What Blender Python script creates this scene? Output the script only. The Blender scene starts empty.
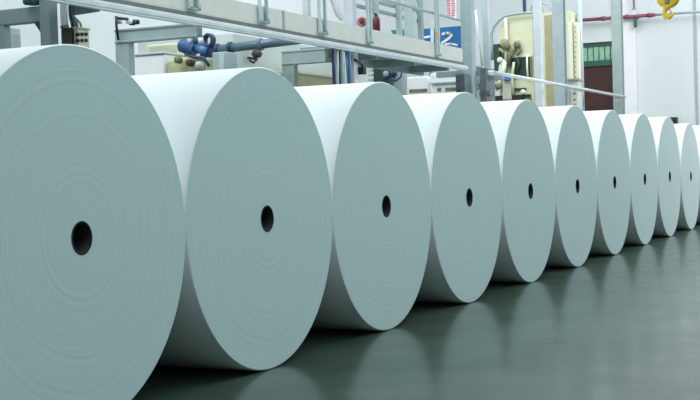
import bpy, bmesh, math, random
from mathutils import Vector, Matrix
random.seed(4)
SC = bpy.context.scene
COL = SC.collection

# ---------------------------------------------------------------- camera
# world: X runs along the row of rolls, Y runs back from their faces, Z up (metres)
FPX, PIT, ROL, ANG = 1258.97, 0.02644, 0.0303, 0.4352
R0 = 0.8995
PITCH = 1.8
CAMP = Vector((-4.7887, -3.6107, 1.1934))
SA, CA = math.sin(ANG), math.cos(ANG)
def w(x, y, z): return Vector((x*SA + y*CA, -x*CA + y*SA, z))
_F = w(0, math.cos(PIT), -math.sin(PIT)); _D = w(0, -math.sin(PIT), -math.cos(PIT)); _R = w(1, 0, 0)
RT = math.cos(ROL)*_R + math.sin(ROL)*_D
DN = -math.sin(ROL)*_R + math.cos(ROL)*_D
cam = bpy.data.cameras.new('camera'); camo = bpy.data.objects.new('camera', cam); COL.objects.link(camo)
m = Matrix.Identity(4)
for i in range(3):
    m[i][0] = RT[i]; m[i][1] = -DN[i]; m[i][2] = -_F[i]; m[i][3] = CAMP[i]
camo.matrix_world = m
cam.sensor_width = 36; cam.lens = FPX*36/700; cam.clip_end = 300
SC.camera = camo

# ---------------------------------------------------------------- light
wd = bpy.data.worlds.new('hall_light'); SC.world = wd; wd.use_nodes = True
nt = wd.node_tree; nt.nodes.clear()
tc = nt.nodes.new('ShaderNodeTexCoord'); sx = nt.nodes.new('ShaderNodeSeparateXYZ')
rp = nt.nodes.new('ShaderNodeValToRGB'); bg = nt.nodes.new('ShaderNodeBackground'); wo = nt.nodes.new('ShaderNodeOutputWorld')
rp.color_ramp.elements[0].position = 0.0; rp.color_ramp.elements[0].color = (0.035, 0.07, 0.065, 1)
rp.color_ramp.elements[1].position = 0.75; rp.color_ramp.elements[1].color = (0.84, 0.95, 1.0, 1)
nt.links.new(tc.outputs['Generated'], sx.inputs[0]); nt.links.new(sx.outputs['Z'], rp.inputs[0])
nt.links.new(rp.outputs[0], bg.inputs[0]); nt.links.new(bg.outputs[0], wo.inputs[0])
bg.inputs[1].default_value = 0.58

def area(name, loc, target, sx_, sy_, power, col):
    l = bpy.data.lights.new(name, 'AREA'); l.shape = 'RECTANGLE'; l.size = sx_; l.size_y = sy_
    l.energy = power; l.color = col
    o = bpy.data.objects.new(name, l); COL.objects.link(o); o.location = loc
    o.rotation_euler = (Vector(target)-Vector(loc)).to_track_quat('-Z', 'Y').to_euler()
    return o
area('fill_light_machine', (10, 3.5, 8.6), (10, 3.2, 0), 22, 2.5, 620, (0.95, 1.0, 0.99))  # added light that brightens the machine zone, not a known fixture
area('fill_light_end_wall', (21, -3, 8.6), (27.2, 1.5, 2), 6, 6, 600, (1.0, 0.97, 0.99))  # added to lift the end wall, no such source in view
area('fill_light_roll_faces', (7, -4.6, 9.2), (7, 0, 0.6), 26, 3, 800, (0.80, 1.0, 1.0))  # added steep light for the roll faces that spares their undersides
area('fill_light_far_faces', (19, -5.0, 8.5), (15, 0, 0.9), 6, 4, 420, (1.0, 0.82, 0.86))  # added warm light, makes the far roll faces brighter and greyer
area('fill_light_left_aisle', (3.5, 6.0, 8.3), (9.5, 4.2, 1.5), 5, 3, 300, (1.0, 1.0, 0.98))  # unseen fill added for machine sides that look back along the row
area('fill_light_far_aisle', (15.5, 5.5, 8.3), (20.5, 3.6, 2.0), 4, 2, 200, (1.0, 0.99, 0.97))  # unseen fill added for the near side of the cream cabinet
SC.view_settings.view_transform = 'Standard'; SC.view_settings.look = 'None'
SC.view_settings.gamma = 1; SC.view_settings.use_curve_mapping = False
SC.view_settings.exposure = 0.0

# ---------------------------------------------------------------- helpers
def ray(px, py):
    return _F + RT*((px-350)/FPX) + DN*((py-200)/FPX)
def at(px, py, v=None, u=None):
    d = ray(px, py)
    t = (v-CAMP.y)/d.y if v is not None else (u-CAMP.x)/d.x
    return CAMP + d*t

def mat(name, col, rough=0.5, metal=0.0, var=0.08, scale=6.0, bump=0.0):
    M = bpy.data.materials.new(name); M.use_nodes = True
    n = M.node_tree; b = n.nodes['Principled BSDF']
    tcn = n.nodes.new('ShaderNodeTexCoord'); nz = n.nodes.new('ShaderNodeTexNoise')
    nz.inputs['Scale'].default_value = scale; nz.inputs['Detail'].default_value = 4
    cr = n.nodes.new('ShaderNodeValToRGB')
    cr.color_ramp.elements[0].position = 0.3; cr.color_ramp.elements[1].position = 0.7
    cr.color_ramp.elements[0].color = tuple(c*(1-var) for c in col)+(1,)
    cr.color_ramp.elements[1].color = tuple(min(1, c*(1+var)) for c in col)+(1,)
    n.links.new(tcn.outputs['Object'], nz.inputs['Vector'])
    n.links.new(nz.outputs['Fac'], cr.inputs[0]); n.links.new(cr.outputs[0], b.inputs['Base Color'])
    b.inputs['Roughness'].default_value = rough; b.inputs['Metallic'].default_value = metal
    if bump:
        bp = n.nodes.new('ShaderNodeBump'); bp.inputs['Strength'].default_value = bump
        n.links.new(nz.outputs['Fac'], bp.inputs['Height']); n.links.new(bp.outputs[0], b.inputs['Normal'])
    return M

M = {}
def mk(k, *a, **kw): M[k] = mat(k, *a, **kw)
mk('wall_paint', (0.70, 0.77, 0.79), 0.7, var=0.03, scale=0.6)
mk('wall_seam', (0.42, 0.48, 0.50), 0.7)
mk('pale_steel', (0.50, 0.60, 0.60), 0.45, 0.1)
mk('blue_steel', (0.38, 0.47, 0.50), 0.45, 0.1)
mk('lilac_steel', (0.62, 0.66, 0.72), 0.45, 0.05)
mk('green_steel', (0.28, 0.36, 0.36), 0.5, 0.1)
mk('grey_steel', (0.32, 0.42, 0.44), 0.5, 0.2)
mk('frame_steel', (0.38, 0.48, 0.48), 0.5, 0.1)
mk('column_green', (0.33, 0.42, 0.41), 0.5, 0.1)
mk('dark_steel', (0.13, 0.165, 0.17), 0.5, 0.1, var=0.3)
mk('lilac_light', (0.75, 0.77, 0.82), 0.45)
mk('silver', (0.60, 0.68, 0.70), 0.35, 0.4)
mk('toe_plate', (0.60, 0.62, 0.58), 0.6, var=0.04)
mk('dark_gap', (0.15, 0.18, 0.17), 0.7)
mk('white_panel', (0.85, 0.88, 0.90), 0.5, var=0.03)
mk('housing', (0.60, 0.66, 0.66), 0.6, var=0.04)
mk('tan', (0.38, 0.36, 0.22), 0.7)
mk('yellow_paint', (0.50, 0.50, 0.29), 0.5, var=0.25, scale=5)
mk('cream', (0.66, 0.69, 0.48), 0.45, var=0.06, scale=2)
mk('cream_light', (0.78, 0.80, 0.66), 0.45, var=0.05)
mk('olive', (0.17, 0.18, 0.10), 0.5, var=0.3)
mk('deep_green', (0.015, 0.05, 0.04), 0.4)
mk('motor_blue', (0.07, 0.17, 0.36), 0.4, 0.1, var=0.3, scale=9)
mk('pipe_blue', (0.12, 0.20, 0.27), 0.4, 0.2, var=0.25, scale=3)
mk('navy', (0.02, 0.04, 0.12), 0.4)
mk('black', (0.012, 0.016, 0.016), 0.5)
mk('brown', (0.06, 0.055, 0.05), 0.6, var=0.3)
mk('box_cream', (0.50, 0.52, 0.42), 0.6)
mk('sign_blue', (0.006, 0.13, 0.34), 0.35, var=0.05)
mk('teal_blue', (0.01, 0.28, 0.40), 0.4)
mk('sign_white', (0.72, 0.76, 0.82), 0.5)
mk('orange', (0.60, 0.34, 0.22), 0.5)
mk('red', (0.15, 0.02, 0.03), 0.35, var=0.3)
mk('pink_red', (0.55, 0.22, 0.24), 0.5, var=0.4, scale=20)
mk('pipe_red', (0.26, 0.07, 0.11), 0.45, var=0.3)
mk('maroon', (0.045, 0.008, 0.008), 0.5, var=0.4, scale=3)
mk('door_green', (0.015, 0.09, 0.07), 0.45)
mk('lime_glass', (0.25, 0.50, 0.34), 0.25, var=0.25, scale=9)
mk('hook_yellow', (0.75, 0.52, 0.03), 0.4, var=0.15)
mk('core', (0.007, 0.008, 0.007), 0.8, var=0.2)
mk('sheet', (0.85, 0.87, 0.90), 0.5)

# rolled paper: body white, end faces show the wound layers as fine rings
def paper(name, col, rings):
    Mx = bpy.data.materials.new(name); Mx.use_nodes = True
    n = Mx.node_tree; b = n.nodes['Principled BSDF']; b.inputs['Roughness'].default_value = 0.75
    b.inputs['Specular IOR Level'].default_value = 0.2
    tcn = n.nodes.new('ShaderNodeTexCoord')
    if rings:
        sp = n.nodes.new('ShaderNodeSeparateXYZ'); n.links.new(tcn.outputs['Object'], sp.inputs[0])
        cb = n.nodes.new('ShaderNodeCombineXYZ')
        n.links.new(sp.outputs['X'], cb.inputs[0]); n.links.new(sp.outputs['Z'], cb.inputs[2])
        ln = n.nodes.new('ShaderNodeVectorMath'); ln.operation = 'LENGTH'; n.links.new(cb.outputs[0], ln.inputs[0])
        # wander a little so that the rings are not perfect circles
        nz = n.nodes.new('ShaderNodeTexNoise'); nz.inputs['Scale'].default_value = 1.6
        n.links.new(tcn.outputs['Object'], nz.inputs['Vector'])
        ma = n.nodes.new('ShaderNodeMath'); ma.operation = 'MULTIPLY_ADD'; ma.inputs[1].default_value = 0.05
        n.links.new(nz.outputs['Fac'], ma.inputs[0]); n.links.new(ln.outputs['Value'], ma.inputs[2])
        r1 = n.nodes.new('ShaderNodeTexNoise'); r1.noise_dimensions = '1D'; r1.inputs['Scale'].default_value = 45
        r1.inputs['Detail'].default_value = 5
        n.links.new(ma.outputs[0], r1.inputs['W'])
        # patches where rings show more
        nz2 = n.nodes.new('ShaderNodeTexNoise'); nz2.inputs['Scale'].default_value = 2.5
        n.links.new(tcn.outputs['Object'], nz2.inputs['Vector'])
        cr = n.nodes.new('ShaderNodeValToRGB')
        cr.color_ramp.elements[0].position = 0.3; cr.color_ramp.elements[1].position = 0.75
        cr.color_ramp.elements[0].color = tuple(c*0.93 for c in col)+(1,)
        cr.color_ramp.elements[1].color = tuple(min(1, c*1.06) for c in col)+(1,)
        n.links.new(r1.outputs['Fac'], cr.inputs[0])
        mx = n.nodes.new('ShaderNodeMixRGB'); mx.inputs[1].default_value = col+(1,)
        n.links.new(nz2.outputs['Fac'], mx.inputs[0]); n.links.new(cr.outputs[0], mx.inputs[2])
        n.links.new(mx.outputs[0], b.inputs['Base Color'])
        bp = n.nodes.new('ShaderNodeBump'); bp.inputs['Strength'].default_value = 0.12; bp.inputs['Distance'].default_value = 0.004
        n.links.new(r1.outputs['Fac'], bp.inputs['Height']); n.links.new(bp.outputs[0], b.inputs['Normal'])
    else:
        nz = n.nodes.new('ShaderNodeTexNoise'); nz.inputs['Scale'].default_value = 1.2
        n.links.new(tcn.outputs['Object'], nz.inputs['Vector'])
        cr = n.nodes.new('ShaderNodeValToRGB')
        cr.color_ramp.elements[0].color = tuple(c*0.97 for c in col)+(1,); cr.color_ramp.elements[1].color = col+(1,)
        n.links.new(nz.outputs['Fac'], cr.inputs[0]); n.links.new(cr.outputs[0], b.inputs['Base Color'])
    return Mx
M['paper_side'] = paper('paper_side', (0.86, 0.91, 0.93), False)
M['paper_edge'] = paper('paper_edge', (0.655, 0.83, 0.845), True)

# polished concrete
def floor_mat():
    Mx = bpy.data.materials.new('polished_concrete'); Mx.use_nodes = True
    n = Mx.node_tree; b = n.nodes['Principled BSDF']
    tcn = n.nodes.new('ShaderNodeTexCoord')
    nz = n.nodes.new('ShaderNodeTexNoise'); nz.inputs['Scale'].default_value = 1.6; nz.inputs['Detail'].default_value = 8
    nz.inputs['Roughness'].default_value = 0.65
    n.links.new(tcn.outputs['Object'], nz.inputs['Vector'])
    cr = n.nodes.new('ShaderNodeValToRGB')
    cr.color_ramp.elements[0].position = 0.3; cr.color_ramp.elements[1].position = 0.72
    cr.color_ramp.elements[0].color = (0.030, 0.054, 0.042, 1); cr.color_ramp.elements[1].color = (0.078, 0.108, 0.080, 1)
    n.links.new(nz.outputs['Fac'], cr.inputs[0]); n.links.new(cr.outputs[0], b.inputs['Base Color'])
    n2 = n.nodes.new('ShaderNodeTexNoise'); n2.inputs['Scale'].default_value = 3.0; n2.inputs['Detail'].default_value = 6
    n.links.new(tcn.outputs['Object'], n2.inputs['Vector'])
    mr = n.nodes.new('ShaderNodeMapRange'); mr.inputs[3].default_value = 0.12; mr.inputs[4].default_value = 0.28
    n.links.new(n2.outputs['Fac'], mr.inputs[0]); n.links.new(mr.outputs[0], b.inputs['Roughness'])
    b.inputs['IOR'].default_value = 1.32
    bp = n.nodes.new('ShaderNodeBump'); bp.inputs['Strength'].default_value = 0.04; bp.inputs['Distance'].default_value = 0.02
    n.links.new(n2.outputs['Fac'], bp.inputs['Height']); n.links.new(bp.outputs[0], b.inputs['Normal'])
    return Mx
M['floor'] = floor_mat()

class MB:
    def __init__(s): s.b = bmesh.new()
    def box(s, x0, y0, z0, x1, y1, z1, bev=0.0, rot=None):
        r = bmesh.ops.create_cube(s.b, size=1)
        vs = r['verts']
        c = Vector(((x0+x1)/2, (y0+y1)/2, (z0+z1)/2))
        for v in vs:
            p = Vector((v.co.x*(x1-x0), v.co.y*(y1-y0), v.co.z*(z1-z0)))
            if rot is not None: p = rot @ p
            v.co = p + c
        if bev:
            es = list({e for v in vs for e in v.link_edges})
            bmesh.ops.bevel(s.b, geom=es, offset=bev, segments=2, affect='EDGES', profile=0.5)
        return s
    def tube(s, pts, r, seg=12, cap=True):
        pts = [Vector(p) for p in pts]
        rs = r if isinstance(r, (list, tuple)) else [r]*len(pts)
        rings = []
        prev = None
        for i, p in enumerate(pts):
            d = (pts[min(i+1, len(pts)-1)] - pts[max(i-1, 0)]).normalized()
            a = prev if prev is not None else (Vector((0, 0, 1)) if abs(d.z) < 0.9 else Vector((1, 0, 0)))
            n1 = (a - d*a.dot(d)).normalized(); n2 = d.cross(n1); prev = n1
            rings.append([s.b.verts.new(p + rs[i]*(math.cos(2*math.pi*k/seg)*n1 + math.sin(2*math.pi*k/seg)*n2)) for k in range(seg)])
        for A, B in zip(rings, rings[1:]):
            for k in range(seg):
                f = s.b.faces.new((A[k], A[(k+1) % seg], B[(k+1) % seg], B[k])); f.smooth = True
        if cap:
            s.b.faces.new(rings[0][::-1]); s.b.faces.new(rings[-1])
        return s
    def lathe(s, prof, c, axis, seg=32, closed=True):
        """prof: list of (radius, distance along axis); closed profile makes a ring body"""
        d = Vector(axis).normalized(); c = Vector(c)
        a = Vector((0, 0, 1)) if abs(d.z) < 0.9 else Vector((1, 0, 0))
        n1 = (a-d*a.dot(d)).normalized(); n2 = d.cross(n1)
        rings = [[s.b.verts.new(c + d*h + r*(math.cos(2*math.pi*k/seg)*n1 + math.sin(2*math.pi*k/seg)*n2)) for k in range(seg)] for r, h in prof]
        pr = list(zip(rings, rings[1:])) + ([(rings[-1], rings[0])] if closed else [])
        for A, B in pr:
            for k in range(seg):
                s.b.faces.new((A[k], A[(k+1) % seg], B[(k+1) % seg], B[k])).smooth = True
        return s
    def hcol(s, x, y, z0, z1, wd_, t=None):
        """H-section steel column"""
        t = t or wd_*0.12; h = wd_/2
        s.box(x-h, y-h, z0, x-h+t, y+h, z1, t*0.2); s.box(x+h-t, y-h, z0, x+h, y+h, z1, t*0.2)
        s.box(x-h+t*.9, y-t/2, z0, x+h-t*.9, y+t/2, z1)
        return s
    def build(s, name, mt, parent=None, origin=None):
        bmesh.ops.recalc_face_normals(s.b, faces=s.b.faces)
        me = bpy.data.meshes.new(name)
        if origin is None:
            if parent is not None: origin = Vector(parent.location)
            else:
                xs = [v.co for v in s.b.verts]
                origin = Vector(((min(c.x for c in xs)+max(c.x for c in xs))/2, (min(c.y for c in xs)+max(c.y for c in xs))/2, min(c.z for c in xs)))
        for v in s.b.verts: v.co -= Vector(origin)
        s.b.to_mesh(me); s.b.free()
        me.materials.append(M[mt] if isinstance(mt, str) else mt)
        o = bpy.data.objects.new(name, me); COL.objects.link(o)
        if parent is not None:
            o.parent = parent
            po = Vector(parent['_w']) if '_w' in parent else Vector(parent.location)
            o.location = Vector(origin) - po
        else: o.location = origin
        return o

def sub(bm_, name, mt, parent_part, root):
    """a sub-part: its parent part shares the root's origin"""
    o = bm_.build(name, mt, None, origin=Vector(root.location))
    o.parent = parent_part; o.location = (0, 0, 0)
    return o
def thing(name, loc, label, cat, group=None):
    o = bpy.data.objects.new(name, None); COL.objects.link(o); o.location = loc; o.empty_display_size = 0.1
    return tag(o, label, cat, group)
def tag(o, label, cat, group=None, kind=None):
    o['label'] = label; o['category'] = cat
    if group: o['group'] = group
    if kind: o['kind'] = kind
    return o
def struct(o): o['kind'] = 'structure'; return o
def box(*a, **k): return MB().box(*a, **k)

# ---------------------------------------------------------------- the hall
UW, VW = 27.2, 9.0
struct(MB().box(-14, -16, -0.2, UW+0.3, VW+0.3, 0).build('floor', 'floor'))
d0, d1 = at(576, 60, u=UW), at(618, 60, u=UW)           # doorway in the end wall
dy1, dy0 = d0.y, d1.y
dtop = at(600, 42, u=UW).z
wb = MB()
wb.box(UW, -16, 0, UW+0.3, dy0, 9); wb.box(UW, dy1, 0, UW+0.3, VW, 9); wb.box(UW, dy0, dtop, UW+0.3, dy1, 9)
struct(wb.build('wall_end', 'wall_paint'))
struct(MB().box(-14, VW, 0, UW+0.3, VW+0.3, 9).build('wall_left', 'wall_paint'))
# pilaster on the end wall and seams of the wall cladding
p0, p1 = at(637, 60, u=UW).y, at(612, 60, u=UW).y
struct(MB().box(UW-0.16, p0, 0, UW-0.001, dy0-0.02, 8.9, 0.01).build('trim_1', 'white_panel'))
sy = at(696, 60, u=UW).y
struct(MB().box(UW-0.03, sy-0.03, 0, UW-0.001, sy+0.03, 8.9).build('trim_2', 'wall_seam'))
# door with a lit green transom
dr = struct(MB().box(UW+0.12, dy0+0.05, 0, UW+0.18, dy1-0.05, at(600, 62, u=UW).z).build('door_1', 'maroon'))
fr = MB(); zt = at(600, 60, u=UW).z; zb = at(600, 66, u=UW).z
fr.box(UW+0.06, dy0, zb, UW+0.24, dy1, zt, 0.01)
fr.box(UW+0.06, dy0, dtop-0.1, UW+0.24, dy1, dtop-0.002)
fr.box(UW+0.06, dy0, 0, UW+0.24, dy0+0.06, dtop-0.08); fr.box(UW+0.06, dy1-0.1, 0, UW+0.24, dy1, dtop-0.08)
o = fr.build('door_frame', 'door_green', None, origin=dr.location); o.parent = dr; o.location = (0, 0, 0)
pn = MB(); n_ = 6; 
for i in range(n_):
    a = dy0+0.08+(dy1-dy0-0.2)*i/n_; b_ = dy0+0.08+(dy1-dy0-0.2)*(i+1)/n_-0.03
    pn.box(UW+0.1, a, zt, UW+0.13, b_, dtop-0.1)
o = pn.build('transom_glass', 'lime_glass', None, origin=dr.location); o.parent = dr; o.location = (0, 0, 0)

# ---------------------------------------------------------------- paper rolls
LEN = 2.3
def roll(i, rr, label):
    R = rr
    c = (i*PITCH, 0, R)
    t = thing('paper_roll', (c[0], 0, 0), label, 'paper roll', 'jumbo rolls of white paper in the row')
    ri = 0.069
    b = MB(); b.lathe([(R-0.006, 0.0), (R, 0.006), (R, LEN-0.006), (R-0.006, LEN)], c, (0, 1, 0), 192, closed=False)
    def mkp(bm_, nm, mt):
        o = bm_.build(nm, mt, None, origin=c); o.parent = t; o.location = (0, 0, R); return o
    mkp(b, 'paper_side', 'paper_side')
    for nm, y in (('face', 0.0), ('face', LEN)):
        f = MB(); f.lathe([(ri+0.010, y), (R*0.35, y), (R*0.7, y), (R-0.0061, y)] if y == 0 else [(R-0.0061, y), (ri+0.010, y)], c, (0, 1, 0), 192, closed=False)
        o = mkp(f, 'roll_face', 'paper_edge'); 
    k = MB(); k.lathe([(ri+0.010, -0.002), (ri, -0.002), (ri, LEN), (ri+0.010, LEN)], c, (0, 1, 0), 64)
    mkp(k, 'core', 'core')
    return t
labels = [
 'nearest huge white paper roll, its face cut off by the left and bottom edges',
 'second huge white paper roll from the camera, its whole face showing beside the nearest roll',
 'third paper roll from the camera, standing in front of the cable bundle and blue-grey column',
 'fourth paper roll from the camera, in front of the white control cabinets',
 'fifth paper roll from the camera, below the valves of the cream machine cabinet',
 'sixth paper roll from the camera, below the plain right part of the cream cabinet',
 'seventh paper roll from the camera, in front of the dark red doorway',
 'eighth paper roll from the camera, right below the end of the guard rail',
 'ninth paper roll from the camera, just left of the small black box by the wall',
 'tenth paper roll from the camera, last one with its core hole in view',
 'farthest paper roll, only a sliver of its white side showing at the right edge']
for i, l in enumerate(labels):
    roll(i, {9: 0.866, 10: 0.866}.get(i, R0), l)

# ---------------------------------------------------------------- walkway
VF = 2.8
def zl(px, py, v=VF): return at(px, py, v=v).z
zdeck = zl(260, 27.5); ztoe = zl(260, 5.5); zlow = zl(217, 29.5)
uend = at(463, 66, v=VF).x
ucolB = at(351, 40, v=VF).x
wk = thing('elevated_walkway', (6, VF, zlow), 'long pale steel walkway with toe plate and railing above the rolls', 'walkway')
MB().box(0.5, VF, zdeck+0.02, uend, VF+0.015, ztoe, 0.003).build('toe_plate', 'toe_plate', wk)
eb = MB(); eb.box(0.5, VF-0.04, zlow, uend+0.1, VF+0.02, zdeck-0.02, 0.012); eb.box(0.5, VF-0.055, zlow+0.02, uend+0.1, VF-0.035, zlow+0.055, 0.006)
eb.build('edge_beam', 'silver', wk)
MB().box(0.5, VF-0.01, zdeck-0.025, uend, VF+0.02, zdeck+0.022).build('edge_gap', 'dark_gap', wk)
dk = MB(); dk.box(0.5, VF+0.021, zdeck-0.04, ucolB, VF+0.25, zdeck, 0.004); dk.box(ucolB+0.001, VF+0.021, zdeck-0.04, uend, VF+0.7, zdeck, 0.004)
for k in range(5):
    x = ucolB+0.8+k*1.3
    dk.box(x, VF+0.022, zdeck-0.13, x+0.07, VF+0.7, zdeck-0.042, 0.004)
dk.box(ucolB+0.05, VF+.63, zdeck-.132, uend, VF+.70, zdeck-.043, .004)
dk.build('deck', 'green_steel', wk)
MB().tube([(0.5, VF+0.03, zdeck+0.66), (uend, VF+0.03, zdeck+0.66)], 0.019).build('middle_rail', 'grey_steel', wk)
MB().tube([(0.5, VF+0.03, zdeck+1.1), (uend, VF+0.03, zdeck+1.1)], 0.021).build('top_rail', 'silver', wk)
for px in (192, 262, 321, 368, 436):
    x = at(px, 30, v=VF).x
    s_ = 0.075 if px < 330 else 0.05
    for s in (-1, 1):
        sb = MB(); sb.box(x+s*s_-0.018, VF-0.035, zdeck+0.05, x+s*s_+0.018, VF-0.005, zdeck+1.12, 0.004)
        sb.box(x+s*s_-0.026, VF-0.05, zdeck+0.05, x+s*s_+0.026, VF-0.003, zdeck+0.10, 0.004)
        sb.build('stanchion', 'pale_steel' if s < 0 or px > 330 else 'grey_steel', wk)
    MB().box(x-s_-0.02, VF-0.05, zdeck+0.045, x+s_+0.02, VF-0.004, zdeck+0.07, 0.004).build('clamp', 'green_steel', wk)
x = at(283.5, 20, v=VF).x
MB().box(x-0.02, VF-0.012, zdeck+0.02, x+0.02, VF-0.001, ztoe, 0.002).build('plate_joint', 'grey_steel', wk)

# columns -----------------------------------------------------------------
def column(px0, px1, v, mt, label, z1=5.6, py=50, kind='box', z0=0.0, name='steel_column', grp='steel columns of the machine line', base=True):
    c = at((px0+px1)/2, py, v=v); dpt = (c-CAMP).dot(_F); W = (px1-px0)*dpt/FPX
    t = thing(name, (c.x, c.y, z0), label, 'column', grp)
    b = MB()
    if kind == 'h': b.hcol(c.x, c.y, z0+0.02, z1, W/1.25)
    elif kind == 'tube': b.tube([(c.x, c.y, z0+0.02), (c.x, c.y, z1)], W/2, 16)
    else: b.box(c.x-W/2.6, c.y-W/2.6, z0+0.02, c.x+W/2.6, c.y+W/2.6, z1, W*0.05)
    b.build('shaft', mt, t)
    if base:
        q = MB(); q.box(c.x-W*.6, c.y-W*.6, z0, c.x+W*.6, c.y+W*.6, z0+0.03, 0.004)
        for sx_ in (-1, 1):
            for sy_ in (-1, 1): q.tube([(c.x+sx_*W*.5, c.y+sy_*W*.5, z0+0.03), (c.x+sx_*W*.5, c.y+sy_*W*.5, z0+0.055)], 0.012, 6)
        q.build('base_plate', 'grey_steel', t)
    return c, W, t
cA, WA, tA = column(461, 476, VF+0.12, 'blue_steel', 'broad grey steel column at the far end of the elevated walkway', kind='box')
# bolted bracket at the walkway end of that column
q = MB(); z = zdeck
q.box(cA.x+0.08, cA.y-0.25, z-0.55, cA.x+0.5, cA.y-0.14, z-0.02, 0.01); q.box(cA.x+0.1, cA.y-0.3, z-0.45, cA.x+0.3, cA.y-0.12, z-0.38, 0.01)
q.box(cA.x-0.35, cA.y-0.05, z-0.55, cA.x-0.1, cA.y+0.1, z-0.12, 0.01)
q.build('bracket', 'dark_steel', tA)
cB, WB, tB = column(344.5, 358, VF+0.14, 'lilac_steel', 'blue-grey steel column rising behind the third roll beside hanging cables', kind='box')
column(483, 490.5, VF+0.3, 'blue_steel', 'slim grey post between the broad column and the cream cabinet', kind='tube')
column(533.5, 543.5, VF+0.0, 'lilac_steel', 'pale lilac post in front of the middle of the cream cabinet', py=60)
column(553, 567, VF+0.0, 'blue_steel', 'broad blue-grey column in front of the right part of the cream cabinet', py=60, kind='h')
column(578, 583.5, VF+0.05, 'blue_steel', 'thin grey post in front of the left edge of the dark red doorway', py=60, kind='tube')
cG, WG, tG = column(612, 624, VF-0.05, 'column_green', 'greenish grey column at the far end of the guard rail beside the doorway', py=60, kind='h')
column(404, 417, VF+0.12, 'pale_steel', 'pale upright box column standing on the walkway deck by the blue sign', py=30, z0=zdeck)
column(303, 311, VF+0.12, 'lilac_steel', 'narrow white upright on the walkway deck left of the third roll', py=20, z0=zdeck)
# guard rail beyond the walkway
ga = at(490, 72, v=VF-0.22); gb = at(625, 97, v=VF-0.22)
zr = (ga.z+gb.z)/2
gr = thing('guard_rail', (cA.x+0.5, VF-0.22, zr), 'thin silver pipe rail running from the walkway end to the greenish column', 'rail')
MB().tube([(cA.x+0.2, VF-0.22, ga.z), (gb.x, VF-0.22, gb.z)], 0.032, 12).build('pipe', 'silver', gr)
MB().tube([(cA.x+0.2, VF-0.22, ga.z), (cA.x+0.2, VF, ga.z)], 0.04, 12).build('bracket', 'silver', gr)
MB().tube([(gb.x-0.3, VF-0.23, gb.z), (gb.x-0.3, VF-0.05, gb.z)], 0.04, 12).build('bracket', 'silver', gr)
# white rod leaning between the columns
a = at(475.5, 10, v=VF+0.4); b = at(482, 66, v=VF+0.4)
tag(MB().tube([a, (a*0.5+b*0.5)+Vector((-.02, 0, 0)), b], 0.02, 10).build('hanging_rod', 'white_panel'), 'white rod hanging in the gap right of the broad grey column', 'rod')

un = at(484, 80, v=VF+.62)
t = thing('fitting_cluster', (un.x, un.y, 0), 'cluster of dark grey boxes and pale elbow pipes between the broad column and cream cabinet', 'machine')
def fc(px0, px1, p0, p1, dv, mt, nm, z0=None):
    a_ = at(px0, p0, v=VF+dv); b_ = at(px1, p1, v=VF+dv)
    MB().box(min(a_.x, b_.x), VF+dv, b_.z if z0 is None else z0, max(a_.x, b_.x)-.05, VF+dv+.3, a_.z, .015).build(nm, mt, t)
fc(479, 484, 66, 76, .75, 'dark_steel', 'junction_box'); fc(481, 495, 86, 108, 1.1, 'green_steel', 'base', 0)
fc(486, 493, 69, 80, 1.1, 'dark_steel', 'housing'); fc(478, 483, 78, 90, .75, 'dark_steel', 'junction_box')
MB().tube([at(482, 73, v=VF+.72), at(486, 76, v=VF+.72), at(485, 82, v=VF+.72), at(481, 84, v=VF+.72), at(483, 89, v=VF+.72), at(489, 93, v=VF+.72)], .035, 12).build('elbow_pipe', 'white_panel', t)
MB().tube([at(488, 66, v=VF+1.0), at(490, 80, v=VF+1.0), at(496, 84, v=VF+1.0)], .03, 12).build('elbow_pipe', 'pale_steel', t)

# portal frames under the walkway -----------------------------------------
def portal(pf, pb, pyb, mt, label, hb, wpost, front=False, rear_only=True):
    """front end px, back end px, px y of the beam's top at the back end"""
    YS = 0.27
    u = at(pf, 40, v=VF+0.05).x
    B = at(pb, pyb, u=u)
    t = thing('support_frame', (u, B.y, 0), label, 'frame', 'support frames below the walkway')
    q = MB(); w2 = 0.05
    q.box(u-w2, VF+YS, B.z-hb, u+w2, B.y+wpost, B.z, 0.006)
    q.box(u-w2-0.012, VF+YS, B.z-0.015, u+w2+0.012, B.y+wpost, B.z+0.005, 0.003)
    q.box(u-w2-0.012, VF+YS, B.z-hb-0.005, u+w2+0.012, B.y+wpost, B.z-hb+0.015, 0.003)
    q.build('cross_beam', mt, t)
    MB().box(u-w2, B.y, 0.02, u+w2, B.y+wpost, B.z-hb-0.004, 0.006).build('post', mt, t)
    if front: MB().box(u-w2-0.03, VF+0.06, 0.02, u+w2+0.03, VF+0.06+wpost, B.z+0.4, 0.006).build('post', mt, t)
    MB().box(u-w2-0.05, B.y-0.04, 0, u+w2+0.05, B.y+wpost+0.04, 0.02).build('base_plate', 'grey_steel', t)
    return u, B
u1, B1 = portal(219, 131, 29.5, 'frame_steel', 'grey steel frame with a level beam behind the second roll', 0.13, 0.17)
u2, B2 = portal(343, 295.5, 51, 'frame_steel', 'green-grey steel frame left of the blue-grey column behind the third roll', 0.16, 0.17)
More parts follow.
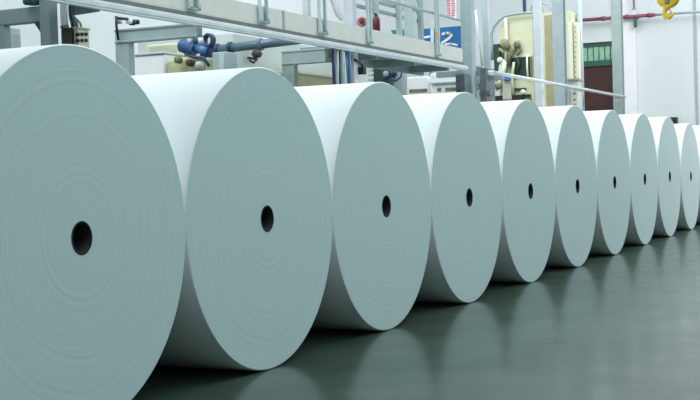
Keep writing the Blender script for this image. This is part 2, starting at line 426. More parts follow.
# a lighter inner flange on the second frame
# left frame: front post, beam along to the back post
uL = at(50, 30, v=3.2).x; CL = at(50, 8, v=3.2)
yb = at(-2, 12, u=uL).y
t = thing('corner_gantry', (uL, 3.2, 0), 'thick dark green-grey frame of two posts and a beam at the upper left corner', 'frame')
zt_, zb_ = at(45, 6, u=uL).z, at(44, 22, u=uL).z
MB().box(uL-0.06, 3.2-0.05, 0, uL+0.05, 3.2+0.06, 5.2, 0.008).build('post', 'green_steel', t)
MB().box(uL-0.04, 3.262, zb_, uL+0.05, yb+0.3, zt_, 0.008).build('cross_beam', 'green_steel', t)
ypl = at(7, 30, u=uL).y
MB().box(uL-0.04, ypl, 0, uL+0.05, ypl+0.11, zb_-0.002, 0.006).build('post', 'green_steel', t)
g = MB(); tri = [at(37, 22.5, u=uL), at(44.5, 21.5, u=uL), at(44.5, 34, u=uL)]
ta = [g.b.verts.new(p+Vector((-.045, 0, 0))) for p in tri]; tb_ = [g.b.verts.new(p+Vector((.03, 0, 0))) for p in tri]
g.b.faces.new(ta); g.b.faces.new(tb_[::-1])
for k in range(3): g.b.faces.new((ta[k], ta[(k+1) % 3], tb_[(k+1) % 3], tb_[k]))
g.build('gusset', 'door_green', t)
# blue-grey cabinet glimpsed behind that frame
c0, c1 = at(8, 27, v=4.2), at(17, 27, v=4.2)
t = thing('narrow_locker', (c0.x, 4.2, 0), 'narrow pale blue-grey locker behind the thick frame at the left edge', 'locker')
MB().box(c0.x, 4.2, 0, c1.x+0.05, 4.6, c0.z, 0.01).build('body', 'blue_steel', t)
dd = MB().box(c0.x+0.02, 4.185, 0.1, c1.x+0.03, 4.2, c0.z-0.05, 0.004).build('door', 'blue_steel', t)
sub(MB().box(c0.x+.04, 4.165, c0.z-.4, c0.x+.055, 4.184, c0.z-.25, .003), 'handle', 'silver', dd, t)
# green fitting above the beam
a, b = at(33, 0, v=3.28), at(47, 6, v=3.28)
t = thing('valve_block', (a.x, 3.3, b.z), 'dark green valve block on top of the thick frame beam', 'valve')
MB().box(a.x, 3.28, b.z, b.x-0.05, 3.4, b.z+0.22, 0.02).build('body', 'door_green', t)
MB().tube([(a.x+0.03, 3.34, b.z+0.22), (a.x+0.03, 3.34, b.z+0.34)], 0.03, 12).build('stem', 'green_steel', t)
# pale lilac duct ending in a brown block, with a terminal box beside it
a, b = at(57, 0, v=3.05), at(69, 27, v=3.05)
zz = at(62, 27, v=3.05).z
t = thing('vertical_duct', ((a.x+b.x)/2, 3.05, zz), 'pale lilac vertical duct beside the thick frame above the nearest roll', 'duct')
MB().box(uL+.062, 3.062, zz+.031, b.x, 3.13, 5.2, 0.01).build('casing', 'lilac_light', t)
MB().box(uL+.056, 3.055, zz, b.x+.01, 3.135, zz+0.03, 0.004).build('collar', 'grey_steel', t)
a, b = at(56, 27, v=3.0), at(73, 44, v=3.0)
z1_ = a.z-0.02
t = thing('gear_box', ((a.x+b.x)/2, 3.05, b.z-0.6), 'dark olive brown box hanging under the pale vertical duct', 'box')
MB().box(uL+.055, 3.0, b.z-0.6, b.x-0.01, 3.10, zz-0.003, 0.012).build('body', 'olive', t)
MB().box(uL+.052, 2.99, zz-0.13, b.x-0.015, 3.105, zz-0.02, 0.004).build('lid', 'brown', t)
a, b = at(75, 27, v=2.95), at(89, 46, v=2.95)
zt2, zb2 = at(80, 29, v=2.95).z, at(80, 50, v=2.95).z
t = thing('terminal_box', ((a.x+b.x)/2, 2.95, zb2), 'cream terminal box with six dark round sockets above the nearest roll', 'terminal box')
MB().box(a.x+.02, 2.94, zb2, b.x, 2.985, zt2, 0.012).build('body', 'box_cream', t)
MB().box(a.x+.015, 2.93, zt2, b.x+0.01, 2.988, zt2+0.015, 0.004).build('lid', 'box_cream', t)
for r_ in range(2):
    for c_ in range(3):
        p = at(77.5+c_*4.0, 34.5+r_*6.2-c_*0.1, v=2.94)
        MB().lathe([(0.0001, -0.02), (0.013, -0.018), (0.016, 0.0), (0.016, 0.012), (0.0001, 0.012)], p, (0, 1, 0), 16, closed=False).build('socket', 'black', t)
t = thing('cable_loom', (at(72, 5, v=3.0).x, 3.0, 2.6), 'dark cables dropping from the walkway to the cream terminal box', 'cable')
for k, (x0, x1) in enumerate(((70, 72), (71.5, 76), (73, 80))):
    P = [at(x0+1, -4, v=3.09), at(x0, 8, v=3.09), at(x0+0.5, 16, v=3.09), at(x1, 23, v=3.07), at(x1+1, 26.3, v=3.03)]
    MB().tube(P, 0.016 if k < 2 else 0.01, 8).build('cable', ['navy', 'green_steel', 'box_cream'][k], t)

wg = MB(); tri = [at(75, 4, v=2.87), at(75, 15, v=2.87), at(78, 15, v=2.87), at(100, 11.5, v=2.87), at(100, 9, v=2.87)]
ta = [wg.b.verts.new(p) for p in tri]; tb_ = [wg.b.verts.new(p+Vector((0, .04, 0))) for p in tri]
wg.b.faces.new(ta); wg.b.faces.new(tb_[::-1])
for k in range(5): wg.b.faces.new((ta[k], ta[(k+1) % 5], tb_[(k+1) % 5], tb_[k]))
tag(wg.build('steel_bracket', 'dark_steel'), 'dark tapering steel bracket under the walkway right of the hanging cables', 'bracket')
# small black roller fitting ------------------------------------------------
v_ = 4.0
t = thing('cable_roller', at(118, 30, v=v_), 'black and white roller fitting in the white gap under the walkway', 'roller')
MB().tube([at(116, 16, v=v_), at(116.5, 27, v=v_), at(118.5, 40, v=v_)], 0.013, 8).build('hanger', 'black', t)
MB().tube([at(116, 18, v=v_), at(127, 19, v=v_)], 0.016, 8).build('arm', 'black', t)
for px, py, r_, mt in ((129, 21.5, .026, 'sign_white'), (132.5, 22.5, .03, 'black'), (136.5, 22, .026, 'black'), (119, 22, .02, 'green_steel')):
    p = at(px, py, v=v_)
    MB().lathe([(0.0001, -0.03), (r_*.8, -0.03), (r_, -0.02), (r_, 0.03), (0.0001, 0.03)], p, (-.9, .4, 0), 16, closed=False).build('wheel', mt, t)
MB().tube([at(127, 19, v=v_), at(136, 22.5, v=v_)], 0.012, 8).build('axle', 'black', t)

# yellow base machine, white blocks, blue motor -----------------------------
def ublock(px0, px1, py, u, du, z0=0.0, py1=None):
    """box whose visible face looks back along the row (toward -X)"""
    a = at(px1, py, u=u); b = at(px0, py, u=u)
    zt = at((px0+px1)/2, py, u=u).z
    if py1 is not None: z0 = at((px0+px1)/2, py1, u=u).z
    return (u, a.y, z0, u+du, b.y, zt)
ub = 8.0
x0, y0, z0, x1, y1, z1 = ublock(167, 205, 58, ub+.1, 0.8)
t = thing('pump_stand', ((x0+x1)/2, (y0+y1)/2, 0), 'mottled yellow green machine base carrying the blue motor', 'machine')
MB().box(x0, y0, z0, x1, y1, z1, 0.03).build('base', 'yellow_paint', t)
MB().box(x0+.1, y0+.02, z1, x1-.3, y1-0.2, z1+0.03, 0.01).build('mounting', 'tan', t)
for k, (px, py) in enumerate(((190, 61), (178, 58), (199, 63))):
    p = at(px, py+2, u=ub-0.03)
    MB().lathe([(0.0001, -0.03), (0.04, -0.03), (0.045, 0.04), (0.0001, 0.04)], p, (1, 0, 0), 14, closed=False).build('cap', ['brown', 'olive', 'white_panel'][k], t)
x0, y0, z0, x1, y1, z1 = ublock(134, 164, 55, ub+0.1, 0.6)
tb = thing('white_chest', ((x0+x1)/2, (y0+y1)/2, 0), 'white chest with a pale lid left of the mottled yellow machine base', 'chest')
MB().box(x0, y0, z0, x1, y1, z1, 0.02).build('body', 'white_panel', tb)
MB().box(x0-0.02, y0-0.01, z1+0.001, x1, y1+0.01, z1+0.03, 0.008).build('lid', 'pale_steel', tb)
x0, y0, z0, x1, y1, z1 = ublock(146, 180, 43.5, ub+.92, 0.3, py1=55)
tb = thing('beige_crate', ((x0+x1)/2, (y0+y1)/2, z0), 'beige panel box behind the white chest and blue motor', 'box')
MB().box(x0, y0, 0, x1, y1, z1, 0.02).build('body', 'cream', tb)
MB().box(x0-0.01, y0+.05, z1-.12, x0-.001, y1-.05, z1-.03, 0.003).build('panel', 'box_cream', tb)
# motor: ribbed body, white collars, ring flange, pedestal
t = thing('electric_motor', at(195, 52, u=ub+0.2), 'blue ribbed electric motor with white collars and a ring flange on the yellow base', 'motor')
mu = ub-.05
A, Bm = at(181, 44.5, u=mu), at(197, 50, u=mu)
ax = (Bm-A).normalized(); L = (Bm-A).length
pr = [(0.0001, -0.02), (0.05, -0.02), (0.082, 0.01)]
n = 9
for k in range(n):
    h = 0.015 + L*0.85*k/n
    pr += [(0.088, h), (0.088, h+L*.04), (0.08, h+L*.045), (0.08, h+L*.09)]
pr += [(0.07, L*.9), (0.0001, L*.9)]
MB().lathe(pr, A, ax, 24, closed=False).build('motor_body', 'motor_blue', t)
for k, (px, py, r_) in enumerate(((190, 40.5, .062), (196, 40, .066), (201, 41, .05))):
    MB().lathe([(r_*.55, -.035), (r_, -.03), (r_, .03), (r_*.55, .035)], at(px, py, u=mu), (0.5, -.85, .1), 24).build('collar', 'sign_white' if k != 1 else 'motor_blue', t)
MB().lathe([(.052, -.03), (.085, -.03), (.085, .03), (.052, .03)], at(209, 40.5, u=mu), (-1, 0.25, 0), 28).build('ring_flange', 'navy', t)
p = at(207, 46, u=mu+.03)
MB().box(p.x-.06, p.y-.07, z1+.002 if False else at(207, 57, u=mu).z, p.x+.06, p.y+.07, at(207, 44, u=mu).z, 0.015).build('pedestal', 'navy', t)
MB().tube([at(196, 47, u=mu), at(203, 50, u=mu), at(208, 52, u=mu)], 0.06, 16).build('shaft_housing', 'motor_blue', t)
MB().tube([at(185, 54, u=mu-.1), at(193, 57, u=mu-.1), at(204, 58, u=mu-.1), at(209, 66, u=mu-.1)], 0.018, 8).build('hose', 'navy', t)
x0, y0, z0, x1, y1, z1 = ublock(212, 226, 52, ub-0.2, 0.25)
t = thing('grey_cabinet', ((x0+x1)/2, (y0+y1)/2, 0), 'small blue-grey cabinet right of the blue motor', 'cabinet')
MB().box(x0, y0, z0, x1, y1, z1, 0.01).build('body', 'blue_steel', t)
dd = MB().box(x0-0.012, y0+0.02, z1-0.5, x0, (y0+y1)/2, z1-0.03, 0.004).build('door', 'pale_steel', t)
sub(MB().box(x0-.026, y0+.03, z1-.3, x0-.012, y0+.042, z1-.2, .003), 'handle', 'silver', dd, t)
# pipe going along to the walkway
pa = at(214, 50, u=ub+0.6); pb = at(300, 39.5, u=ub+0.6)
t = thing('transfer_pipe', pa, 'blue-grey pipe running from the blue motor under the walkway', 'pipe')
MB().tube([pa, pb], 0.055, 18).build('pipe_run', 'pipe_blue', t)
for f_, mt in ((0.04, 'navy'), (0.2, 'navy'), (0.55, 'pipe_blue')):
    p = pa.lerp(pb, f_); d = (pb-pa).normalized()
    MB().lathe([(.05, -.02), (.075, -.02), (.075, .02), (.05, .02)], p, d, 24).build('flange', mt, t)

# low machine housing behind -------------------------------------------------
hz = at(380, 60, v=4.7).z
t = thing('machine_housing', (11.6, 5.5, 0), 'long pale grey machine housing wall seen beneath the walkway', 'machine')
MB().box(9.6, 4.7, 0, 14.3, 6.2, 3.0, 0.02).build('body', 'housing', t)
for k in range(3):
    MB().box(9.7+k*1.53, 4.68, 0.9, 11.15+k*1.53, 4.699, 2.3, 0.004).build('access_panel', 'white_panel', t)
a, b = at(295, 73, v=4.3), at(334, 76, v=4.3)
t = thing('tan_crate', ((a.x+b.x)/2, 4.4, 0), 'olive tan crate between the green-grey frame and the hanging cables', 'crate')
MB().box(a.x, 4.3, 0, b.x+0.4, 4.6, (a.z+b.z)/2, 0.02).build('body', 'tan', t)
MB().box(a.x-0.02, 4.28, (a.z+b.z)/2-.02, b.x+0.42, 4.62, (a.z+b.z)/2+0.02, 0.006).build('lid', 'box_cream', t)
v_ = 4.55
p = at(257, 57, v=v_)
t = thing('wall_valve', p, 'small dark brown valve on the pale housing right of the blue motor', 'valve')
MB().lathe([(0.0001, -.05), (.05, -.045), (.075, 0), (.05, .05), (0.0001, .06)], p+Vector((0, 0, .04)), (0, 0, 1), 18, closed=False).build('body', 'brown', t)
MB().tube([p+Vector((0, 0, .1)), p+Vector((0, 0, .2))], .03, 12).build('stem', 'brown', t)
MB().tube([p+Vector((-.2, 0, -.06)), p+Vector((-.1, 0, -.08)), p+Vector((0, 0, -.03)), p+Vector((.02, .15, 0))], .018, 8).build('elbow_pipe', 'brown', t)

# cable bundle at column B ------------------------------------------------------
t = thing('cable_bundle', (cB.x-0.2, VF+0.2, 0.0), 'thick bundle of blue and dark cables hanging beside the blue-grey column', 'cables')
for k, (px, mt, r_) in enumerate(((333.5, 'navy', .022), (336.5, 'pale_steel', .02), (339, 'deep_green', .024), (342, 'grey_steel', .022), (344.5, 'sign_white', .016), (346.5, 'pipe_blue', .026), (349.5, 'motor_blue', .02))):
    v_ = VF-0.03+0.035*(k % 3)
    p = at(px, 60, v=v_)
    pts = [(p.x+0.03*math.sin(k), p.y, zlow-0.008)] + [(p.x+0.012*math.sin(2*z_+k*2), p.y, zlow-0.3*(z_+1)) for z_ in range(7)] + [(p.x, p.y, 0.03)]
    MB().tube(pts, r_, 10).build('cable', mt, t)
# small junction bits right of the column
p = at(359, 66, v=VF+.05)
t = thing('shackle', p, 'dark curved shackle under the walkway right of the blue-grey column', 'shackle')
MB().tube([at(355, 60, v=VF+.05), at(360, 62, v=VF+.05), at(363, 67, v=VF+.05), at(359, 69, v=VF+.05)], .018, 8).build('strap', 'black', t)
MB().box(p.x+.02, VF, p.z-.1, p.x+.12, VF+.1, p.z-.01, .01).build('lug', 'black', t)

# dark motor under the walkway ---------------------------------------------------
um = 13.2; dy_ = 0
t = thing('drive_motor', at(385, 80, u=um), 'dark green drive motor with a blue coil under the walkway behind the third roll', 'motor')
x0, y0, z0, x1, y1, z1 = ublock(373, 385, 68, um, 0.4, py1=92)
MB().box(x0, y0, z0, x1, y1, z1, .02).build('casing', 'deep_green', t)
fm = MB()
for k in range(5):
    zz_ = z0+(z1-z0)*(k+.5)/5
    fm.box(x0-.02, y1, zz_, x1, y1+.09, zz_+.03, .004)
fm.build('fins', 'pale_steel', t)
p = at(388, 74, u=um-.03)
for k in range(3): MB().lathe([(.06, -.02), (.085, -.02), (.085, .02), (.06, .02)], p+Vector((.05*k-.05, -.02*k, 0.015*k)), (1, .3*k-.2, .1), 24).build('coil', 'navy', t)
MB().lathe([(.0001, -.1), (.045, -.1), (.045, .1), (.0001, .1)], p, (1, 0, 0), 18, closed=False).build('hub', 'blue_steel', t)
MB().tube([at(390, 80, u=um-.1), at(396, 81, u=um-.1), at(401, 77, u=um-.1), at(402, 69, u=um-.1)], .014, 8).build('hose', 'navy', t)
x0, y0, z0, x1, y1, z1 = ublock(390, 400, 72, um, 0.3)
MB().box(x0+.05, y0, .0, x1, y1-.02, z1, .02).build('mount', 'blue_steel', t)

# white control cabinets -----------------------------------------------------------
def cabinet(px0, px1, py, u, label, slots, shelf):
    x0, y0, z0, x1, y1, z1 = ublock(px0, px1, py, u, .6)
    t = thing('control_cabinet', ((x0+x1)/2, (y0+y1)/2, 0), label, 'cabinet', 'white control cabinets behind the fourth roll')
    MB().box(x0, y0, 0, x1, y1, z1, .015).build('body', 'white_panel', t)
    for a_, b_, c_, d_ in slots:
        X0, Y0, Z0, X1, Y1, Z1 = ublock(a_, b_, c_, u-.012, .012, py1=d_)
        MB().box(X0, Y0, Z0, X1, Y1, Z1, .002).build('vent', 'olive', t)
    if shelf:
        X0, Y0, Z0, X1, Y1, Z1 = ublock(px0+1, px1-.5, shelf, u-.06, .06, py1=shelf+1.5)
        MB().box(X0, Y0, Z0, X1, Y1, Z1, .003).build('ledge', 'grey_steel', t)
cabinet(403, 428, 77, 15.2, 'white control cabinet with one long vent, left of its taller twin', [(409, 427, 89, 92.5)], None)
cabinet(430, 458, 73, 15.0, 'taller white control cabinet with a ledge and two vents beside the broad column', [(437, 441, 88, 91.5), (445, 457, 87.5, 91)], 82)

# blue sign ---------------------------------------------------------------------------
us = 17.0
S0, S1 = at(423, 29, u=us), at(461, 26, u=us)
zb_ = at(445, 56, u=us).z; zt_ = (at(425, 28.5, u=us).z+at(461, 26, u=us).z)/2
t = thing('blue_sign', (us, (S0.y+S1.y)/2, 0), 'blue sign board with a white figure 2 seen through the walkway railing', 'sign')
MB().box(us, S1.y, zb_, us+.05, S0.y, zt_, .006).build('board', 'sign_blue', t)
for y in (S0.y-.1, S1.y+.1): MB().box(us+.05, y-.03, 0, us+.11, y+.03, zt_, .004).build('leg', 'grey_steel', t)
def stroke(pts, wd_=.05):
    q = MB()
    P = [at(x_, y_, u=us-.006) for x_, y_ in pts]
    for a_, b_ in zip(P, P[1:]):
        d = b_-a_; l = d.length; an = math.atan2(d.z, d.y)
        c_ = (a_+b_)/2
        q.box(c_.x-.006, c_.y-l/2-wd_*.3, c_.z-wd_/2, c_.x+.006, c_.y+l/2+wd_*.3, c_.z+wd_/2, rot=Matrix.Rotation(an, 3, 'X'))
    return q
stroke([(442.5, 34), (446, 33), (450, 33.3), (451.5, 35.5), (449, 38.3), (442, 43)], .045).build('lettering', 'sign_white', t)
stroke([(445, 44), (451, 43.7), (457, 45)], .03).build('lettering', 'sign_white', t)
stroke([(424, 37.5), (429.5, 36.5)], .04).build('lettering', 'sign_white', t)
a, b = at(431, 20, v=VF+.2), at(434.5, 45, v=VF+.2)
tag(MB().box(min(a.x, b.x), VF+.2, b.z, min(a.x, b.x)+.1, VF+.215, a.z, .003, rot=Matrix.Rotation(math.radians(4), 3, 'Y')).build('white_strip', 'sheet'),
    'narrow white strip hanging beside the railing post before the blue sign', 'strip')
p = at(437, 35.5, v=VF-.06)
tag(MB().box(p.x-.05, VF-.075, p.z-.05, p.x+.05, VF-.05, p.z+.05, .01).build('warning_tag', 'orange'), 'small orange tag on the railing post in front of the blue sign', 'tag')
x0, y0, z0, x1, y1, z1 = ublock(392, 403.5, 30.5, us-1.4, .25, py1=42)
t = thing('teal_bin', ((x0+x1)/2, (y0+y1)/2, 0), 'teal blue box glimpsed left of the pale upright box column', 'box')
MB().box(x0, y0, z0, x1, y1, z1, .015).build('body', 'teal_blue', t)
MB().box(x0-.015, y0-.01, z1-.02, x1, y1+.01, z1+.015, .004).build('lid', 'teal_blue', t)
MB().box(x0+.04, y0+.05, 0, x1-.04, y1-.05, z0, .004).build('stand', 'pale_steel', t)
# reddish notice
x0, y0, z0, x1, y1, z1 = ublock(447, 455.5, -4, us-.2, .02, py1=18)
t = thing('red_notice', (x0, (y0+y1)/2, z0), 'narrow upright notice with rows of red marks above the blue sign', 'notice')
MB().box(x0, y0, z0, x1, y1, z1+.3, .003).build('board', 'sheet', t)
q = MB()
for k in range(9):
    zz_ = z0+.03+k*(z1-z0)/9
    for j in range(2):
        yy = y0+.02+j*(y1-y0)*.5
        q.box(x0-.005, yy, zz_, x0, yy+(y1-y0)*.4, zz_+(z1-z0)/9*.7)
q.build('marks', 'pink_red', t)
# red things on the walkway
def extinguisher(px, pyt, pyb, mt, r_, label, nm='fire_extinguisher'):
    v_ = VF+.35
    a_, b_ = at(px, pyt, v=v_), at(px, pyb, v=v_); H = a_.z-b_.z
    t = thing(nm, b_, label, 'extinguisher')
    MB().lathe([(.0001, 0), (r_*.9, 0), (r_, .02), (r_, H*.62), (r_*.75, H*.74), (r_*.3, H*.8), (.0001, H*.8)], b_, (0, 0, 1), 24, closed=False).build('cylinder', mt, t)
    MB().lathe([(.0001, H*.8), (r_*.3, H*.8), (r_*.3, H*.9), (.0001, H*.9)], b_, (0, 0, 1), 12, closed=False).build('valve', 'black', t)
    vv = [c for c in t.children if c.name.startswith('valve')][0]
    sub(MB().box(b_.x-r_*.9, v_-.015, b_.z+H*.9, b_.x+r_*.3, v_+.015, b_.z+H*.96, .004), 'lever', 'black', vv, t)
    MB().tube([b_+Vector((r_*.3, 0, H*.85)), b_+Vector((r_*1.1, 0, H*.75)), b_+Vector((r_*1.25, 0, H*.4))], .012, 8).build('hose', 'black', t)
extinguisher(376.5, 13, 31, 'red', .052, 'dark red fire extinguisher behind the walkway railing left of the pale box column')
p = at(362, 22, v=VF+.3)
t = thing('hand_wheel', p, 'small pinkish red hand wheel behind the railing left of the dark red extinguisher', 'hand wheel')
MB().lathe([(.035, -.02), (.06, -.025), (.068, 0), (.06, .025), (.035, .02)], p, (-.9, -.4, .0), 24).build('rim', 'pink_red', t)
MB().lathe([(.0001, -.03), (.03, -.03), (.03, .05), (.0001, .05)], p, (-.9, -.4, .0), 16, closed=False).build('hub', 'red', t)
for k in range(4):
    an = k*math.pi/2
    MB().tube([p, p+Vector((-.4*math.cos(an)*.05, .9*math.cos(an)*.05, math.sin(an)*.05))], .008, 8).build('spoke', 'pink_red', t)
# rack of grey shelves and white plastic sheet (left of the column)
t = thing('hanging_sheet', at(335, 10, v=VF+.4), 'white plastic sheet draped behind the railing left of the blue-grey column', 'sheet')
v_ = VF+.4; bmn = MB(); 
prof = [(328, -6), (333, 2), (335, 9), (338, 16), (343, 21)]
prof2 = [(338, -6), (340, 1), (340.5, 8), (341.5, 14), (346, 19)]
va = [[bmn.b.verts.new(at(x_, y_, v=v_)+Vector((0, dy, 0))) for x_, y_ in P_] for P_ in (prof, prof2) for dy in (0, .03)]
for i in range(4):
    bmn.b.faces.new((va[0][i], va[0][i+1], va[2][i+1], va[2][i])); bmn.b.faces.new((va[1][i], va[1][i+1], va[3][i+1], va[3][i]))
    bmn.b.faces.new((va[0][i], va[0][i+1], va[1][i+1], va[1][i])); bmn.b.faces.new((va[2][i], va[2][i+1], va[3][i+1], va[3][i]))
bmn.b.faces.new((va[0][0], va[1][0], va[3][0], va[2][0])); bmn.b.faces.new((va[0][4], va[1][4], va[3][4], va[2][4]))
bmn.build('sheet', 'sheet', t)
# upper machine frame behind railing: pale rack of bars
t = thing('upper_rack', (ucolB, 3.36, zdeck), 'pale rack of cross bars and uprights behind the walkway railing by the red extinguisher', 'rack')
for px in (353, 376, 399, 420.5):
    c_ = at(px, 10, v=3.36); MB().box(c_.x-.045, 3.33, zdeck+.001, c_.x+.045, 3.40, 6, .006).build('upright', 'pale_steel' if px < 400 else 'grey_steel', t)
xl, xr_ = at(352, 10, v=3.36).x, at(421, 10, v=3.36).x
for z_ in (at(380, 4, v=3.4).z, at(380, 13, v=3.4).z, at(380, -10, v=3.4).z):
    MB().box(xl, 3.401, z_, xr_, 3.43, z_+.05, .004).build('cross_bar', 'grey_steel', t)

# cream machine cabinet ------------------------------------------------------------------
uc = 20.0
cy0, cy1 = at(572, 60, u=uc).y, at(499, 60, u=uc).y
ztop = at(535, 13.5, u=uc).z
t = thing('cream_machine', (uc+.2, (cy0+cy1)/2, 0), 'tall cream yellow machine cabinet with valves, pipes and a dark green opening', 'machine')
# body outline with a rounded shoulder on the left
q = MB(); prof = []
rad = .42
zr0 = .05
prof = [(cy0, zr0), (cy0, ztop-.03), (cy0+.03, ztop)]
for k in range(7):
    an = math.pi/2*k/6
    prof.append((cy1-rad+rad*math.sin(an), ztop-rad+rad*math.cos(an)))
prof.append((cy1, zr0))
fa = [q.b.verts.new((uc, y, z)) for y, z in prof]; fb = [q.b.verts.new((uc+.45, y, z)) for y, z in prof]
q.b.faces.new(fa); q.b.faces.new(fb[::-1])
for i in range(len(prof)):
    j = (i+1) % len(prof); q.b.faces.new((fa[i], fa[j], fb[j], fb[i]))
q.build('body', 'cream', t)
def cpart(px0, px1, pt, pb_, nm, mt, dep=.03, off=.002, bev=.004):
    x0, y0, z0, x1, y1, z1 = ublock(px0, px1, pt, uc-off-dep, dep, py1=pb_)
    return MB().box(x0, y0, z0, x1, y1, z1, bev).build(nm, mt, t)
cpart(532.3, 534.5, 14.5, 108, 'seam_strip', 'olive', .012)
cpart(544, 552, 15, 108, 'side_panel', 'tan', .01) ; cpart(568, 572, 22, 108, 'edge_strip', 'cream_light', .02)
cpart(511, 529.5, 57, 78.5, 'opening', 'deep_green', .02)
cpart(509, 531.5, 54.5, 57.2, 'opening_frame', 'cream_light', .05); cpart(529.5, 531.5, 57, 80, 'opening_frame', 'olive', .05)
cpart(493.5, 499.5, 44, 73, 'dark_hatch', 'deep_green', .12)
cpart(500, 507, 39, 46, 'valve_box', 'tan', .14, bev=.02); cpart(514, 519, 40, 43.5, 'valve_box', 'box_cream', .08, bev=.01)
cpart(502, 511, 80, 100, 'lower_box', 'box_cream', .12, bev=.02); cpart(511, 526, 88, 91, 'lower_slot', 'brown', .03)
cpart(495, 530, 95, 103, 'base_skirt', 'black', .08); cpart(525, 530, 98, 104, 'foot', 'olive', .12)
cpart(503, 509.5, 76, 80.5, 'blue_fitting', 'motor_blue', .2, bev=.02)
def cp(px, py, o=.1): return at(px, py, u=uc-o)
for pts, r_, mt in (
    ([(505.5, 18), (506, 30), (506, 45), (506, 62)], .035, 'cream_light'),
    ([(506, 62), (503, 72), (500, 78), (494, 80)], .05, 'cream_light'),
    ([(499, 49), (506, 53), (513, 55)], .035, 'tan'),
    ([(518, 43), (515, 50), (510, 56), (508, 66)], .045, 'olive'),
    ([(496, 90), (500, 84), (500, 74), (501, 66), (505, 60)], .045, 'cream_light'),
    ([(514, 62), (513, 70), (512, 80), (513, 94)], .03, 'cream'),
    ([(501, 50), (504, 58), (502, 64)], .03, 'deep_green'), ([(517, 58), (519, 64), (516, 72)], .025, 'brown'), ([(520, 45), (521, 52), (517, 55)], .025, 'olive'),
    ([(527, 56), (527, 66), (528, 80)], .02, 'cream_light')):
    MB().tube([cp(x_, y_) for x_, y_ in pts], r_, 12).build('pipe', mt, t)
MB().tube([cp(492.5, 60), cp(491.5, 47), cp(491.5, 34), cp(494, 27), cp(499, 20.5), cp(504, 16.5), cp(512, 14.5), cp(524, 13), cp(536, 12.5)], [.045, .04, .03]+[.026]*6, 10).build('hose', 'grey_steel', t)
for pts in ([(531, 11), (532, 5), (536, 2.5), (541, 3), (549, 5), (553, 11), (556, 17), (563, 20), (568, 20.5)], [(533, 5), (537, 3.5), (541, 7), (545, 13), (549, 15)]):
    MB().tube([cp(x_, y_, -.1) for x_, y_ in pts], .018, 8).build('hose', 'grey_steel', t)
for (px, py, r_) in ((506, 46, .09), (517, 45, .07), (500, 60, .06), (498, 86, .07), (523, 92, .05)):
    MB().lathe([(.0001, -.05), (r_*.8, -.05), (r_, -.02), (r_, .03), (.0001, .04)], cp(px, py, .14), (1, 0, 0), 18, closed=False).build('valve_wheel', 'olive' if r_ > .065 else 'cream_light', t)
a_ = at(524.5, 5, u=uc+.2)
MB().box(a_.x-.03, a_.y-.03, ztop+.002, a_.x+.03, a_.y+.03, ztop+1.6).build('chimney_rod', 'navy', t)
# cream slotted post beside it
x0, y0, z0, x1, y1, z1 = ublock(573, 578, 22, uc+.1, .15)
t = thing('slotted_post', (x0, (y0+y1)/2, 0), 'cream post with a row of holes at the right side of the cream cabinet', 'post')
MB().box(x0, y0, 0, x1, y1, z1, .008).build('shaft', 'cream_light', t)
for k in range(12):
    p = at(575.5, 27+k*5, u=uc+.095)
    MB().lathe([(.0001, -.004), (.014, -.004), (.014, .004), (.0001, .004)], p, (1, 0, 0), 10, closed=False).build('hole', 'tan', t)
# little panel with pink lights
x0, y0, z0, x1, y1, z1 = ublock(567, 578, 81, uc-.9, .3)
t = thing('control_pillar', (x0, (y0+y1)/2, 0), 'grey-white control pillar with pink buttons left of the dark red doorway', 'control panel')
MB().box(x0, y0, 0, x1, y1, z1, .01).build('body', 'pale_steel', t)
MB().box(x0-.02, y0-.02, z1+.001, x1+.02, y1+.02, z1+.05, .008).build('cap', 'tan', t)
x2 = ublock(571, 577.5, 85, uc-.93, .03, py1=110); MB().box(*x2, bev=.004).build('panel', 'cream_light', t)
for k in range(4):
    p = at(574.5, 88+k*5.5, u=uc-.94)
    MB().lathe([(.0001, -.012), (.025, -.01), (.03, .01), (.0001, .01)], p, (1, 0, 0), 14, closed=False).build('button', 'pink_red', t)

# red pipe along the end wall ---------------------------------------------------------------
a, b, c_ = at(566, 21.3, u=UW-.3), at(655, 14.9, u=UW-.3), at(712, 11, u=UW-.3)
zp = (a.z+b.z)/2
t = thing('sprinkler_pipe', (UW-.3, b.y, zp), 'dark red pipe running high along the white end wall', 'pipe')
MB().tube([(UW-.3, a.y, a.z), (UW-.3, b.y, b.z)], .045, 14).build('pipe_run', 'pipe_red', t)
MB().tube([(UW-.3, b.y, b.z), (UW-.3, c_.y, c_.z)], .028, 12).build('thin_pipe', 'grey_steel', t)
for px in (572, 604, 628, 650):
    f_ = (px-566)/(655-566); p = a.lerp(b, f_)
    MB().lathe([(.04, -.05), (.058, -.05), (.058, .05), (.04, .05)], p, (0, 1, 0), 20).build('coupling', 'pipe_red' if px > 580 else 'green_steel', t)
p = at(635.5, 17, u=UW-.2)
MB().box(UW-.3, p.y-.03, p.z-.26, UW-.165, p.y+.03, p.z-.02, .008).build('bracket', 'door_green', t)
MB().box(UW-.25, p.y-.05, p.z-.02, UW-.001, p.y+.05, p.z+.04, .008).build('bracket', 'door_green', t)
p = at(634, 8, u=UW-.3)
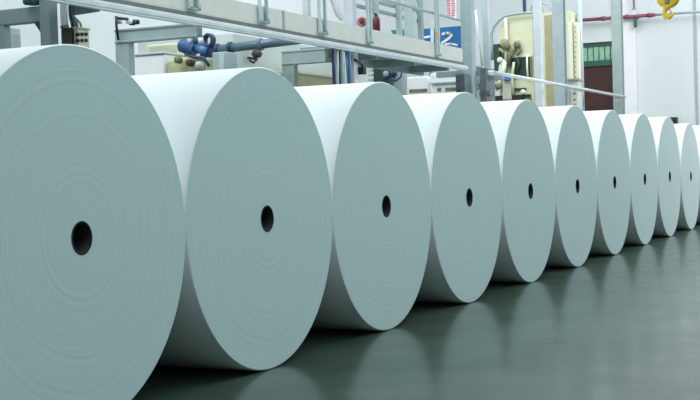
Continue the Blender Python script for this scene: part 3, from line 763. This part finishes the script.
tag(MB().tube([p, p+Vector((0, 0, 1.6))], .028, 10).lathe([(.0001, -.04), (.05, -.04), (.05, 0), (.0001, .01)], p, (0, 0, 1), 14, closed=False).build('hanging_rod', 'grey_steel'),
    'short grey rod hanging above the red pipe on the end wall', 'rod')
# small black box on the wall near the floor line of the rolls
x0, y0, z0, x1, y1, z1 = ublock(667, 676.5, 117.2, UW-.2, .19, py1=127)
t = thing('wall_box', (x0, (y0+y1)/2, z0), 'small black box on the end wall between the ninth and tenth rolls', 'box')
MB().box(x0, y0, z0, x1, y1, z1, .01).build('body', 'black', t)
MB().box(x0-.03, y0+.02, z1-.09, x0, y1-.02, z1-.02, .006).build('hinged_flap', 'deep_green', t)

# crane hook ---------------------------------------------------------------------------------
uh = 15.0
def hk(px, py): return at(px, py, u=uh)
c_ = hk(668, 0)
t = thing('crane_hook', hk(668, 18), 'bright yellow crane hook block hanging before the end wall', 'crane hook')
q = MB(); p = hk(668, -3)
q.lathe([(.0001, -.06), (.15, -.08), (.175, -.05), (.175, .05), (.15, .08), (.0001, .06)], p, (.9, -.0, 0.0), 32, closed=False)
q.build('pulley_block', 'hook_yellow', t)
MB().box(p.x-.1, p.y-.035, p.z-.12, p.x+.1, p.y+.035, p.z+.2, .02).build('side_plate', 'olive', t)
MB().lathe([(.0001, 0), (.03, 0), (.045, .03), (.03, .08), (.03, .1), (.0001, .1)], hk(668, 6.5)-Vector((0, 0, .03)), (0, 0, 1), 18, closed=False).build('swivel', 'hook_yellow', t)
pts = [(668, 5.5), (667.3, 8), (664.8, 10.5), (664.2, 13.5), (666.2, 16.6), (669.5, 17), (672, 15), (672.6, 12.3)]
MB().tube([hk(*p_) for p_ in pts], [.042, .038, .038, .044, .05, .044, .03, .012], 14).build('hook', 'hook_yellow', t)
sub(MB().tube([hk(668.3, 7.5), hk(671.8, 12.8)], .008, 8), 'safety_latch', 'orange', [c for c in t.children if c.name.startswith('hook')][0], t)
for dy in (-.08, .08): MB().tube([(p.x, p.y+dy, p.z), (p.x, p.y+dy, 8.5)], .009, 8).build('cable', 'black', t)
